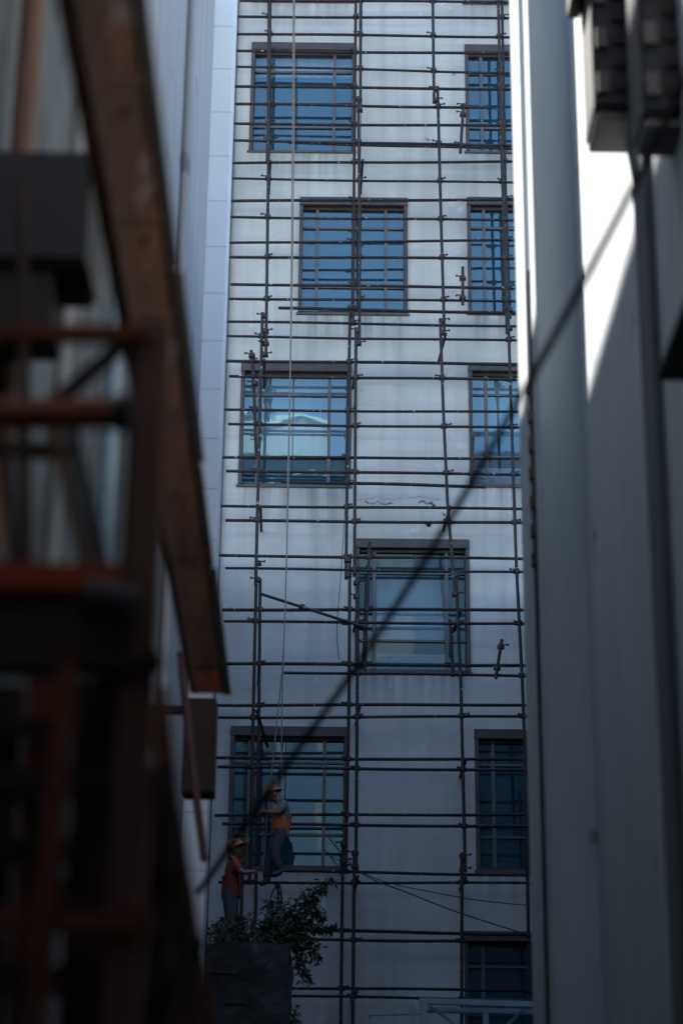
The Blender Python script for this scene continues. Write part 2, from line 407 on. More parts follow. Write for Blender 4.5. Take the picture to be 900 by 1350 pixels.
POLES = [ # (px polyline, plane, material)
 ([(357,-60),(354,200),(350.5,469)],0,0), ([(355,-60),(353.5,150),(352,212)],1,1), ([(346,412),(340,650),(337,772)],0,0), ([(338,760),(333,980),(329,1165)],0,1), ([(343,764),(341,980),(336.5,1218)],1,0),
 ([(331,462),(334,490),(337.5,600)],1,0),
 ([(469.5,-60),(466.5,240),(465,427)],1,1), ([(461.5,402),(458,580),(456,764)],1,0), ([(461,735),(460,920),(455.5,1150)],1,1), ([(452,1108),(448,1440)],1,0),
 ([(475,-60),(475,146)],0,0), ([(472.2,128),(474,300),(473.6,455)],0,0), ([(469,432),(467,760)],0,0), ([(471.5,762),(471,880),(469,1146)],0,0), ([(467,1122),(464,1440)],0,0),
 ([(569.5,-60),(571.8,136)],0,0), ([(576.5,114),(581,290),(585.6,441)],0,0), ([(580,420),(584,540),(590,670),(600,786)],0,0), ([(601,754),(603.5,820),(607,900),(613,1150)],0,0), ([(608.5,1124),(608,1440)],0,0),
 ([(655,-60),(661,210),(668,440)],0,0), ([(660,-60),(666,250),(672,420)],1,0), ([(669,402),(680,741),(688,900),(694,1060)],0,0), ([(693,1020),(697,1300),(698,1440)],1,0),
 ([(487,715),(484,800),(480.5,888)],1,0), ([(593,818),(597,892)],1,0),
 ([(610.6,139),(606.4,202)],0,0), ([(609.6,352),(609.6,402)],0,0), ([(623,576),(621,642)],0,0), ([(661,843),(653,895)],0,0),
 ([(319,1150),(318,1215)],0,1), ([(352,1050),(349,1160)],1,1)]
pole_geo = []
for (pl, plane, mm) in POLES:
    Y = (YO-.055) if plane == 0 else (YI-.055)
    pts = [at(x,y,Y) for x,y in pl]
    if len(pts) > 2:
        q = []
        for i in range(len(pts)-1):
            for k in range(4): q.append(pts[i].lerp(pts[i+1], k/4))
        pts = q + [pts[-1]]
    pole_geo.append((pts, plane, len(pl)))
    MB().tube(pts, .0275, 10).build('standard', M['redpipe'] if mm else M['pipe'], scf, smooth=True)
for a, b, pa, pb_ in [((344,783),(484,828),0,0), ((338,936),(353,985),0,1), ((596,1164),(560,1182),0,1)]:
    if a[0] == 596: continue
    MB().tube([at(*a,YO-.11), at(*b,YO-.11 if pb_ == 0 else YI-.1)], .025, 10).build('brace', M['pipe'], scf, smooth=True)
# transoms tie the two planes together
for (px,py) in [(353,214),(474,213),(583,441),(466,475),(345,475),(340,668),(589,668),(468,803),(603,804),(338,875),(470,930),(609,1000),(467,1153),(609,1153),(466,1304)]:
    p = at(px,py,YO); p2 = Vector((p.x+rnd.uniform(-.03,.03), D-.02, p.z-.05))
    MB().tube([p+Vector((.05,-.14,-.052)), p2], .024, 10).build('transom', M['pipe'], scf, smooth=True)
# couplers where poles meet rails, and the clamps at each pole lap
def coupler(c, spread=.05, tall=.07, ang=0):
    b = MB(); x,y,z = c
    b.tube([(x,y,z-tall/2),(x,y,z+tall/2)], .042, 10)
    b.tube([(x-.055,y+.045,z),(x+.055,y+.045,z)], .040, 10)
    sx = rnd.choice((-1,1))
    b.tube([(x+sx*.02,y-.03,z+.012),(x+sx*(.06+spread),y-.045,z+.012+rnd.uniform(-.01,.02))], .011, 6)
    b.tube([(x+sx*(.05+spread),y-.05,z+.012),(x+sx*(.07+spread),y-.04,z+.014)], .02, 6)
    return b
cands = []
for pts, plane, n in pole_geo:
    for rp, pl in rail_geo:
        if pl != plane: continue
        for i in range(len(pts)-1):
            for j in range(0, len(rp)-1):
                p, q, a, b2 = pts[i], pts[i+1], rp[j], rp[j+1]
                if a.x <= p.x < b2.x or a.x <= q.x < b2.x:
                    t = (p.x-a.x)/(b2.x-a.x); z = a.z+(b2.z-a.z)*t
                    lo, hi = min(p.z,q.z), max(p.z,q.z)
                    if lo <= z < hi:
                        tt = (z-p.z)/(q.z-p.z); c = p.lerp(q, tt)
                        if c.x < 3.0 and 4.5 < z < 25.5: cands.append(c)
rnd.shuffle(cands)
kept = []
for c in cands:
    if len(kept) < 58 and all((c-k).length > .15 for k in kept): kept.append(c)
LAPS = [(348,416),(350,436),(350.5,452),(349,467),(463,405),(464,424),(471,436),(472,452),(473.5,130),(474,144),(574,117),(574,132),(583,423),(583,438),(340,764),(340,742),(458,738),(459,758),(470,768),(470,786),
        (600,758),(600,783),(453,1112),(453,1134),(468,1124),(468,1142),(610,1128),(610,1146),(671,408),(671,432),(610,150),(607.5,190),(609.6,366),(609.6,392),(660,852),(655,880),(398,800),(455,820),(480,826),(332,468),(336,505),(594,840),(477,832)]
for (px,py) in LAPS: kept.append(at(px,py,YO-.055))
for c in kept[:99]:
    coupler(c).build('coupler', M['clamp'], scf, smooth=True)
rest = [c for c in cands if all((c-k).length > .12 for k in kept)]
rb_ = MB()
for c in rest:
    q = coupler(c, spread=.02); n = len(rb_.v); rb_.v += q.v; rb_.f += [tuple(i+n for i in f) for f in q.f]
o = rb_.build('coupler', M['clamp'], scf, smooth=True); o['kind'] = 'stuff'

# ------------------------------------------------------------------ ropes and wires
def polyY(pts, Y): return [at(x,y,Y) for x,y in pts]
def smooth_path(pts, n=6):
    out = []
    for i in range(len(pts)-1):
        p0 = pts[max(i-1,0)]; p1 = pts[i]; p2 = pts[i+1]; p3 = pts[min(i+2,len(pts)-1)]
        for k in range(n):
            t = k/n
            out.append(.5*((2*p1)+(p2-p0)*t+(2*p0-5*p1+4*p2-p3)*t*t+(3*p1-p0-3*p2+p3)*t**3))
    return out+[pts[-1]]
def cord(name, label, cat, pts, r, m, group=None):
    pts = smooth_path(pts)
    b = MB().tube(pts, r, 8)
    o = b.build(name, m, smooth=True, origin=pts[-1]); tag(o, label, cat, group); return o
YR = YO-.16
cord('rope', 'beige hoisting rope hanging down the facade past the helmeted worker', 'rope', polyY([(387,-60),(386,100),(383.5,400),(380,640),(374,850),(364,960),(358,1020),(353,1062),(347,1150)],YR), .0105, M['rope'])
cord('rope', 'second beige rope beside the first, ending behind the vest worker', 'rope', polyY([(388.5,-60),(388,60),(387,240),(384,430),(380,600),(377,760),(372.5,900),(371,980),(369,1070)],YR-.04), .010, M['rope'])
cord('wire', 'thin dark loose wire curving down the wall below the left window', 'wire', polyY([(478,-60),(474,300),(470,480),(457,640),(449,760),(444,830),(447,870)],D-.12), .006, M['cable'])
cord('cable', 'sagging black cable crossing the lower facade beside the bottom right window', 'cable', polyY([(430,1100),(475,1150),(540,1178),(610,1205),(720,1240)],D-.5), .010, M['cable'])
cord('cable', 'higher sagging thin black cable crossing the facade under the right window', 'cable', polyY([(430,1125),(500,1160),(580,1178),(640,1188),(720,1196)],D-.6), .008, M['cable'])
dc = [at(262,1176,10.2), at(380,1006,9.4), at(470,878,8.8), at(575,714,8.1), at(680,533,7.4), at(760,388,6.8), at(832,250,6.3), at(925,60,5.7)]
cord('power_cable', 'thick black cable running diagonally up across the alley', 'cable', dc, .0165, M['cable'])

RX = at(757,300,13.5).x; RH = 14.2
# ------------------------------------------------------------------ left building with white tiled corner
LX, LXP, LYE, LH = -1.65, -1.40, 21.0, 16.7
lb = thing('left_building', 'grey plastered building on the left with a white tiled corner strip', 'building', (LX-2, 10, 0))
b = MB(); b.box(LX-6, 13.2, 0, LX, LYE, LH); b.build('wall', M['plaster'], lb)
b = MB(); b.box(LX-6, 6, 0, LX, 13.197, 14.5); b.build('wall', M['plaster'], lb)
b = MB(); b.box(LX-6, -14, 0, LX, 5.997, 14.5); b.build('front_wing', M['plaster'], lb)
b = MB(); b.box(LX-.15, LYE+.003, 0, LXP, LYE+.5, LH+.3); b.build('corner_pilaster', M['tile'], lb, bevel=.01)
b = MB(); b.box(LX-6, LYE+.51, 0, LX-.5, D-.6, 13.0); b.build('rear_blocker', M['plaster'], lb)  # unseen block, added to cut sky light on the lower facade
b = MB(); b.box(LX+.01, -13, 5.75, RX-.01, 1.6, 5.82); b.build('shade_blocker', M['blackbox'], lb)  # unseen overhead slab, added to shade the lower alley
b = MB(); b.box(.25, 1.603, 5.75, RX-.01, 5.2, 5.82); b.build('shade_blocker', M['blackbox'], lb)  # second unseen slab, added to darken the lower right wall
for (y, z0, z1) in [(17.4,2,LH-.4)]:
    b = MB(); b.tube([(LX+.055,y,z0),(LX+.055,y,z1)], .045, 10); b.build('drainpipe', M['plaster'], lb, smooth=True)

# ------------------------------------------------------------------ right building
XP1, XW2 = at(703,300,13.5).x, at(690,300,14.6).x
XRC = at(690,300,14.3).x
rb = thing('right_building', 'blue grey rendered building on the right with stepped pilasters', 'building', (RX+2, 8, 0))
b = MB(); b.box(RX, 5, 0, RX+8, 13.5, RH); b.build('wall', M['greywall'], rb)
b = MB(); b.box(RX, -14, 0, RX+8, 4.997, 13.0); b.build('front_wing', M['greywall'], rb)
b = MB(); b.box(XP1, 13.503, 0, RX+8, 13.84, RH); b.build('pilaster', M['greywall'], rb, bevel=.012)
b = MB(); b.box(XW2+.35, 13.843, 0, RX+8, 14.6, RH); b.build('recess_wall', M['greywall'], rb)
b = MB(); b.box(XW2, 14.603, 0, RX+8, 15.4, RH); b.build('pilaster', M['greywall'], rb, bevel=.012)
b = MB(); b.tube([(XW2+.03,14.565,1),(XW2+.03,14.565,at(694,345,14.4).z)], .022, 10); b.build('drainpipe', M['blackbox'], rb, smooth=True)
for k in range(7):
    z = at(694,500+k*38,14.4).z
    b = MB(); b.box(XW2-.01, 14.54, z-.05, XW2+.07, 14.602, z+.05); b.build('pipe_bracket', M['blackbox'], rb)
y_a = 10.43
b = MB(); b.box(RX-.05, 10.02, 0, RX-.003, y_a, RH); b.build('dark_strip', M['darkband'], rb, bevel=.01)  # darker full-height strip standing slightly proud of the wall
b = MB(); b.box(XW2+.03, 15.403, 0, 3.25, 15.44, RH-.2); b.build('bounce_blocker', M['brick'], rb)  # dark slab added over the end face to stop sunlit bounce and reflections
b = MB(); b.box(3.25, 15.45, 0, RX+8, D-.5, 12.5); b.build('rear_blocker', M['brick'], rb)  # unseen block on the right, added as a light occluder for the facade

# dark louvred box hung high on the right wall
YB = 10.4
p = at(771,199,YB+.5); zb = p.z; x0 = p.x
def cage(label, xa, xb, y0, y1, z0, h, nl):
    t = thing('condenser_cage', label, 'air conditioner', ((xa+xb)/2, (y0+y1)/2, z0))
    b = MB(); b.box(xa, y0, z0, xb, y1, z0+h); b.build('casing', M['blackbox'], t, bevel=.03)
    if nl == 13:
        b = MB(); b.box(xa-.085, y0-.06, z0+.98, xa-.003, y1, z0+h); b.build('hood', M['blackbox'], t, bevel=.01)
    for k in range(nl):
        b = MB(); b.box(xa+.12, y0-.02, z0+.12+k*.165, xb-.02, y0-.001, z0+.18+k*.165); b.build('louvre', M['rustdark'], t)
    for k in range(nl//2):
        b = MB(); b.box(xa+.02, y0-.03, z0+.10+k*.32, xa+.09, y0-.001, z0+.24+k*.32); b.build('hinge', M['frame'], t)
    b = MB(); b.box(xa+.01, y0+.04, z0-.05, xb-.003, y1-.05, z0-.001); b.build('drip_tray', M['mullion'], t, bevel=.01)
cage('dark louvred metal box hung high on the right wall beside the sunlit patch', x0, RX+.02, YB, YB+.5, zb, 2.2, 13)
p2 = at(834,203,9.4)
cage('second dark louvred box, cut off by the right margin of the picture', p2.x, RX+.02, 9.0, 9.4, p2.z, 1.9, 11)
aw = thing('awning_slab', 'black slab edge sticking out at the right margin below the louvred box', 'awning', (RX-.2, 7.5, 5))
p = at(866,503,9.0)
b = MB(); b.box(p.x, 5.6, p.z, RX-.002, 9.0, p.z+.05); b.build('slab', M['blackbox'], aw, bevel=.01)

# ------------------------------------------------------------------ overhead rusty beam on the left
bm_ = thing('rusty_beam', 'long rusty steel beam running overhead along the left side of the alley', 'beam', (-.75, 9, 5))
e1, e0 = at(303,915,13.0), at(253,915,13.0)
zB = e1.z
def edge(y):
    t = (y-5.0)/8.0
    l = Vector((-.86 + (e0.x+.86)*t, y, zB)); r = Vector((-.615 + (e1.x+.615)*t, y, zB))
    return Vector((l.x*.90, y*.90, 1.6+(zB-1.6)*.90)), r          # the girder face leans: lower edge further left
def gp(y, s, off=0.0):
    l, r = edge(y); p = l.lerp(r, s); u = (r-l).normalized(); n = Vector((u.z, 0, -u.x))   # n faces the alley and down
    return p + n*off
def gslab(mb, y0, y1, s0, s1, o0, o1, dz=0.0):
    d = Vector((0,0,dz))
    mb.hexa([gp(y0,s0,o0)+d, gp(y0,s1,o0)+d, gp(y1,s1,o0)+d, gp(y1,s0,o0)+d, gp(y0,s0,o1)+d, gp(y0,s1,o1)+d, gp(y1,s1,o1)+d, gp(y1,s0,o1)+d])
b = MB(); gslab(b, 2.5, 13.0, .10, .95, -.03, 0); b.build('web', M['rust'], bm_, bevel=.003)
b = MB(); gslab(b, 2.5, 13.0, .0, .16, .0005, .035); b.build('lower_flange', M['wood'], bm_, bevel=.006)
b = MB(); gslab(b, 2.5, 13.01, .0, .099, -.06, 0); b.build('lower_angle', M['rust'], bm_, bevel=.006)
for (y0,y1,s1,o) in [(2.5,6.9,.99,.004),(6.92,8.9,1.04,.007),(8.92,10.4,.98,.005),(10.42,13.02,1.03,.008)]:
    b = MB(); gslab(b, y0, y1, .80, s1, .001, .012+o); b.build('edge_plate', M['rustdark'], bm_, bevel=.003)
for k, y in enumerate([5.6,6.5,7.3,8.2,9.3,10.2,11.3,12.3]):
    b = MB(); gslab(b, y-.02, y+.02, .17, .79, .0005, .014+.004*(k%2)); b.build('stiffener', M['rust'], bm_)
    b = MB(); c = gp(y+.18, .5, .0); n = gp(y+.18,.5,.02)-c; b.tube([c+n*.03, c+n*1.0], .022, 8); b.build('rivet', M['clamp'], bm_)
b = MB(); gslab(b, 12.45, 12.97, .17, .78, .0012, .006); b.build('orange_patch', M['orange'], bm_)  # thin orange patch near the far end of the girder face

# ------------------------------------------------------------------ left rusted scaffold tower (very near)
tw = thing('scaffold_tower', 'blurred rusty scaffold tower with an orange deck at the left edge', 'scaffolding', (-.8, 5, 0))
YT = 5.0
def px_bar(mb, x0, y0, x1, y1, Y0, Y1, w, h): mb.bar(at(x0,y0,Y0), at(x1,y1,Y1), w, h, up=(0,1,.01))
b = MB(); a_ = at(205,432,YT); b.box(a_.x-.045, YT-.045, 0, a_.x+.045, YT+.045, a_.z); b.build('post', M['wood'], tw, bevel=.008)
b = MB(); a_ = at(183,470,YT+.3); b.box(a_.x-.02, YT+.28, 0, a_.x+.02, YT+.32, a_.z); b.build('post', M['rustdark'], tw, bevel=.006)
b = MB(); px_bar(b, -120, 440, 196, 441, YT-.07, YT-.07, .045, .05); b.build('ledger', M['rustframe'], tw, bevel=.006)
b = MB(); b.tube([at(-120,548,YT-.12), at(163,545,YT-.12)], .042, 16); b.build('ledger', M['rustframe'], tw, smooth=True)
b = MB(); b.tube([at(150,545,YT-.12), at(172,545,YT-.12)], .052, 16); b.build('coupler', M['blackbox'], tw, smooth=True)
b = MB(); px_bar(b, 180, 440, 62, 540, YT+.06, YT+.06, .04, .03); b.build('brace', M['rustdark'], tw)
b = MB(); px_bar(b, 70, 560, 118, 768, YT+.1, YT+.1, .035, .03); b.build('brace', M['wood'], tw)
b = MB(); px_bar(b, 92, 560, 140, 768, YT+.17, YT+.17, .045, .03); b.build('brace', M['sheet'], tw)
zd = at(80,746,YT).z
b = MB(); b.box(-1.40, YT-.03, zd-.075, at(162,746,YT).x, YT-.002, zd); b.build('deck', M['orange'], tw, bevel=.004)
b = MB(); b.box(-1.40, YT, zd-.30, at(190,800,YT).x, YT+.04, zd-.02); b.build('deck_beam', M['rustdark'], tw, bevel=.006)
b = MB(); b.tube([at(112,790,YT-.1), at(178,800,YT-.1)], .055, 14); b.build('coupler', M['blackbox'], tw, smooth=True)
b = MB(); px_bar(b, -120, 872, 215, 872, YT-.06, YT-.06, .05, .06); b.build('ledger', M['rustdark'], tw, bevel=.006)
b = MB(); px_bar(b, 92, 880, 40, 1420, YT-.1, YT-.1, .05, .04); b.build('brace', M['rustframe'], tw)
b = MB(); px_bar(b, 30, 1040, 170, 1420, YT+.12, YT+.12, .04, .03); b.build('brace', M['rustdark'], tw)
b = MB(); px_bar(b, -100, 1030, 215, 1030, YT+.05, YT+.05, .06, .08); b.build('ledger', M['rustdark'], tw)
b = MB(); px_bar(b, -100, 1215, 200, 1215, YT-.05, YT-.05, .05, .06); b.build('ledger', M['rustframe'], tw)
b = MB(); px_bar(b, 148, 880, 140, 1420, YT+.1, YT+.1, .10, .05); b.build('post', M['rustdark'], tw)
b = MB(); px_bar(b, 205, 930, 285, 1420, YT+1.0, YT+1.0, .05, .04); b.build('brace', M['rustframe'], tw)
b = MB(); px_bar(b, 190, 1120, 245, 1420, YT+.6, YT+.6, .05, .04); b.build('brace', M['redpaint'], tw)
b = MB(); px_bar(b, 180, 1040, 225, 1420, YT+.9, YT+.9, .07, .04); b.build('brace', M['rustdark'], tw)

for (xa, xb, y0_, m_) in [(-20,34,905,'rustdark'),(40,86,880,'rustframe'),(104,146,900,'rustdark'),(150,196,890,'rustdark'),(196,232,1010,'rustdark')]:
    q0, q1 = at(xa,y0_,YT+.45), at(xb,y0_,YT+.45); q2 = at(xa+18,1420,YT+.45)
    b = MB(); b.box(q0.x, YT+.43, 0, q1.x, YT+.46, q0.z); b.build('board', M[m_], tw, bevel=.004)
for (xa,ya,xb,yb,w_) in [(-40,1120,230,1128,.07),(-40,960,205,952,.045),(-40,1290,240,1300,.08)]:
    b = MB(); px_bar(b, xa,ya,xb,yb, YT+.40, YT+.40, w_, .04); b.build('ledger', M['rustdark'], tw)
b = MB(); px_bar(b, 8, 590, 20, 760, YT+.3, YT+.3, .03, .03); b.build('post', M['rustdark'], tw)
b = MB(); px_bar(b, 28, 240, 34, 760, YT+.9, YT+.9, .035, .03); b.build('post', M['rustdark'], tw)
b = MB(); px_bar(b, -60, 590, 110, 596, YT+.5, YT+.5, .05, .03); b.build('ledger', M['rustdark'], tw)
b = MB(); px_bar(b, 222,1075,247,1420, YT+.85, YT+.85, .085, .03); b.build('board', M['rustdark'], tw)
b = MB(); px_bar(b, 214,905,236,1110, YT+.95, YT+.95, .03, .03); b.build('brace', M['rustframe'], tw)
b = MB(); px_bar(b, 262,1235,226,1420, YT+.9, YT+.9, .05, .03); b.build('brace', M['rustdark'], tw)
# corrugated sheets, black box and pipes on the left wall
sh = MB(); y0, y1, n = 5.6, 12.6, 70
sx = -1.42
for i in range(n):
    ya, yb = y0+(y1-y0)*i/n, y0+(y1-y0)*(i+1)/n
    xa, xb = sx+.03*math.sin(i*1.3), sx+.03*math.sin((i+1)*1.3)
    sh.quad((xa,ya,.3),(xb,yb,.3),(xb,yb,9.2),(xa,ya,9.2)); sh.quad((xa-.01,ya,.3),(xa-.01,ya,9.2),(xb-.01,yb,9.2),(xb-.01,yb,.3))
tag(sh.build('corrugated_sheet', M['sheet'], origin=(sx,9,0)), 'blurred grey corrugated metal sheet behind the rusty scaffold tower on the left wall', 'cladding')
bxx = thing('equipment_box', 'black metal box fixed to the left wall above the scaffold tower', 'box', (-1.3, 7, 5))
pa, pc = at(112,345,6.6), at(112,197,6.6)
b = MB(); b.box(sx+.05, 6.6, pa.z, pa.x, 7.0, pc.z); b.build('casing', M['blackbox'], bxx, bevel=.02)
b = MB(); b.box(sx+.08, 6.65, pa.z-.25, pa.x-.12, 6.95, pa.z-.002); b.build('bracket', M['blackbox'], bxx, bevel=.01)
for (px, r, m, lab) in [(12,.05,'wood','rusty pipe at the top left corner of the picture'), (88,.035,'plaster','pale vertical pipe on the left wall behind the post'), (155,.04,'bluepaint','pale blue vertical pipe beside the timber post')]:
    Y = 6.9 + px*.012; p_ = at(px, 420, Y)
    b = MB(); b.tube([(p_.x,Y,0),(p_.x,Y,8.5)], r, 12); tag(b.build('pipe', M[m], smooth=True, origin=(p_.x,Y,0)), lab, 'pipe')

# dark hanging board and maroon pole under the end of the beam
hb = thing('hanging_board', 'dark maroon board hanging below the far end of the rusty beam', 'board', (-1.2, 16, 4))
pa, pb2 = at(247,932,16.5), at(284,1055,16.5)
b = MB(); b.box(pa.x, 16.2, pb2.z, pb2.x, 16.5, pa.z); b.build('panel', M['rustdark'], hb, bevel=.01)
b = MB(); b.box(LX+.002, 16.3, pa.z-.1, pa.x-.001, 16.4, pa.z-.04); b.build('bracket', M['rustdark'], hb)
b = MB(); b.tube([at(238,860,13.6), at(252,1000,13.6), at(270,1135,13.6)], .028, 10)
tag(b.build('pole', M['redpaint'], smooth=True, origin=at(270,1135,13.6)), 'slanting maroon pole below the end of the rusty beam', 'pole')

# ------------------------------------------------------------------ masonry pier with weeds
PYF = 26.0
pl_, pr_ = at(268,1245,PYF), at(381,1245,PYF)
pier = thing('masonry_pier', 'dark stained masonry pier with weeds on its top at the lower left', 'wall', ((pl_.x+pr_.x)/2, PYF+1, 0))
b = MB()
nx, nz = 14, 40
ztop = pr_.z
x0, x1 = pl_.x-.25, pr_.x
NX, NZ = 16, 70
def sp(i, j):
    x = x0+(x1-x0)*i/NX; z = ztop*j/NZ
    n = noise.noise_vector(Vector((x*2.3, 1.7, z*2.3))); n2 = noise.noise_vector(Vector((x*7, 5.1, z*7)))
    return Vector((x + (n.x*.05+n2.x*.02), PYF + n.y*.05 + n2.y*.025, z + (n.z*.03+n2.z*.03 if j == NZ else 0)))
for i in range(NX):
    for j in range(NZ):
        b.quad(sp(i,j), sp(i+1,j), sp(i+1,j+1), sp(i,j+1))
B_ = Vector((0,2.6,0))
for j in range(NZ):
    for i in (0, NX):
        p_, q_ = sp(i,j), sp(i,j+1); b.quad(p_, q_, Vector((q_.x, PYF+2.6, q_.z)), Vector((p_.x, PYF+2.6, p_.z)))
for i in range(NX):
    p_, q_ = sp(i,NZ), sp(i+1,NZ); b.quad(p_, q_, Vector((q_.x, PYF+2.6, q_.z)), Vector((p_.x, PYF+2.6, p_.z)))
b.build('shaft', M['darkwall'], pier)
b = MB()
for k in range(7):
    z = ztop-.22-.42*k-rnd.uniform(0,.1); xx0 = x0+rnd.uniform(.1,.8); 
    b = MB(); b.box(xx0, PYF-.025, z-.10, min(xx0+rnd.uniform(.25,.5), x1-.04), PYF-.001, z)
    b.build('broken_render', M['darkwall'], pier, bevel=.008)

def leafy(name, label, stems, density, size, spread, base):
    root = thing(name, label, 'plant', base)
    st, lf = MB(), MB()
    for pts in stems:
        pts = smooth_path(pts, 5); N_ = len(pts)
        st.tube(pts, [.010*(1-.8*i/N_) for i in range(N_)], 5)
        for i, p in enumerate(pts):
            sp = spread*(1-.55*i/N_)
            for _ in range(density):
                c = p + Vector((rnd.gauss(0,sp), rnd.gauss(0,sp), rnd.gauss(0,sp*.8)))
                d = Vector((rnd.uniform(-1,1), rnd.uniform(-1,1), rnd.uniform(-.9,.4))).normalized()
                L_ = size*rnd.uniform(.6,1.4); s_ = d.orthogonal().normalized(); s_.rotate(Matrix.Rotation(rnd.uniform(0,6.3),3,d)); s_ *= L_*.17
                n_ = d.cross(s_)*.15
                a0, a1, a2, a3 = c, c+d*L_*.5+s_+n_, c+d*L_, c+d*L_*.5-s_+n_
                lf.quad(a0, a1, a2, a3)
    st.build('stem', M['stem'], root, smooth=True); lf.build('foliage', M['leaf'], root)
    return root
def P(x,y,Y=PYF+.3): return at(x,y,Y)
stems = []
for k in range(14):
    x = rnd.uniform(335,385); tx = x+rnd.uniform(-15,25); ty = rnd.uniform(1188,1215)
    stems.append([P(x,1242,PYF+rnd.uniform(.1,1)), P((x+tx)/2,(1240+ty)/2,PYF+.4), P(tx,ty,PYF+rnd.uniform(.1,.9))])
for tgt in [[(372,1235),(398,1205),(415,1180),(432,1166)],[(370,1235),(400,1210),(412,1190),(424,1170)],[(372,1235),(404,1218),(418,1205),(426,1214)],[(375,1238),(400,1228),(420,1224),(436,1226)],
            [(372,1240),(392,1240),(399,1262),(400,1292)],[(372,1240),(388,1245),(393,1268),(395,1282)],[(374,1238),(396,1238),(408,1250),(414,1262)],[(372,1236),(390,1225),(405,1216),(412,1222)],[(370,1232),(385,1205),(393,1185),(405,1172)],[(376,1238),(402,1234),(416,1246),(420,1268)],[(372,1230),(396,1202),(416,1172),(438,1160)],[(378,1236),(410,1224),(428,1228),(440,1222)],[(384,1215),(402,1192),(414,1196),(424,1212)],[(372,1236),(388,1255),(402,1275),(405,1296)]]:
    stems.append([P(x,y,PYF+.25-.03*i) for i,(x,y) in enumerate(tgt)])
leafy('weed_bush', 'dense wild bush with long drooping shoots at the right end of the pier top', stems, 9, .080, .058, at(370,1242,PYF+.4))
stems = []
for k in range(20):
    x = rnd.uniform(270,335); tx = x+rnd.uniform(-12,12); ty = rnd.uniform(1205,1235)
    stems.append([P(x,1245,PYF+rnd.uniform(.05,1)), P(tx,ty,PYF+rnd.uniform(.1,.9))])
leafy('low_weeds', 'low straggly weeds on the pier top around the red shirted worker', stems, 12, .07, .06, at(300,1245,PYF+.4))
leafy('wall_sprig', 'small sprig growing from the side of the dark pier near the bottom edge', [[P(383,1350,PYF+.2),P(388,1340,PYF+.15),P(392,1325,PYF+.1)],[P(383,1350,PYF+.2),P(394,1345,PYF+.1)]], 7, .06, .03, at(383,1352,PYF+.2))

# ------------------------------------------------------------------ pale blue steel gantry, bottom right
YG = 24.0
gt = thing('steel_gantry', 'pale blue painted steel gantry frame at the bottom right', 'gantry', (1.5, YG, 0))
def gb(x0,y0,x1,y1,w,h,Y=YG,name='rail'):
    b = MB(); b.bar(at(x0,y0,Y), at(x1,y1,Y), w, h, up=(0,1,.01)); b.build(name, M['bluepaint'], gt, bevel=.005)
gb(552,1320,760,1326,.07,.09); gb(560,1331,760,1336,.06,.12,YG+.2)
gb(558,1324,560,1600,.07,.08,YG-.01,'post'); gb(543,1322,545,1600,.04,.05,YG+.3,'post'); gb(640,1332,642,1600,.06,.08,YG+.04,'post')
gb(566,1326,600,1352,.035,.035,YG+.1,'brace'); gb(690,1330,660,1360,.035,.035,YG+.1,'brace')
gb(486,1336,556,1334,.06,.07,YG+.5,'rail'); gb(487,1330,486,1600,.03,.04,YG+.52,'post')

# ------------------------------------------------------------------ workers
def skin_mesh(name, verts, edges, radii, m, parent, sub=2, root=0):
    me = bpy.data.meshes.new(name); me.from_pydata([tuple(v) for v in verts], edges, []); me.update()
    o = bpy.data.objects.new(name, me); COL.objects.link(o)
    sk = o.modifiers.new('skin', 'SKIN'); sk.use_smooth_shade = True
    for i, r in enumerate(radii):
        d = me.skin_vertices[0].data[i]; d.radius = r if isinstance(r, tuple) else (r, r)
        d.use_root = (i == root)
    ss = o.modifiers.new('sub', 'SUBSURF'); ss.levels = sub; ss.render_levels = sub
    dg = bpy.context.evaluated_depsgraph_get(); dg.update()
    nm = bpy.data.meshes.new_from_object(o.evaluated_get(dg)); nm.name = name
    bpy.data.objects.remove(o); 
    nm.materials.clear(); nm.materials.append(m)
    for p in nm.polygons: p.use_smooth = True
    ob = bpy.data.objects.new(name, nm); COL.objects.link(ob); ob.parent = parent
    return ob
def lathe_cap(c, up, fwd, r, m, name, parent):
    """hard hat: dome, brim and peak"""
    up = up.normalized(); fwd = (fwd - up*fwd.dot(up)).normalized(); sd = up.cross(fwd)
    prof = [(.0,.125),(.045,.120),(.08,.098),(.102,.062),(.112,.02),(.116,.0),(.138,-.006),(.138,-.012),(.110,-.012)]
    b = MB(); n = 20
    rings = []
    for (rr,h) in prof:
        ring = []
        for k in range(n):
            a = 2*math.pi*k/n; pk = 1.0
            if rr > .12: pk = 1.0 + .30*max(0, math.cos(a))**2
            ring.append(c + (fwd*math.cos(a)*1.12 + sd*math.sin(a))*rr*pk*r + up*h*r)
        rings.append(ring)
    for i in range(len(rings)-1):
        for k in range(n):
            k2 = (k+1)%n; b.quad(rings[i][k], rings[i][k2], rings[i+1][k2], rings[i+1][k])
    o = b.build(name, m, parent, smooth=True)
    return o
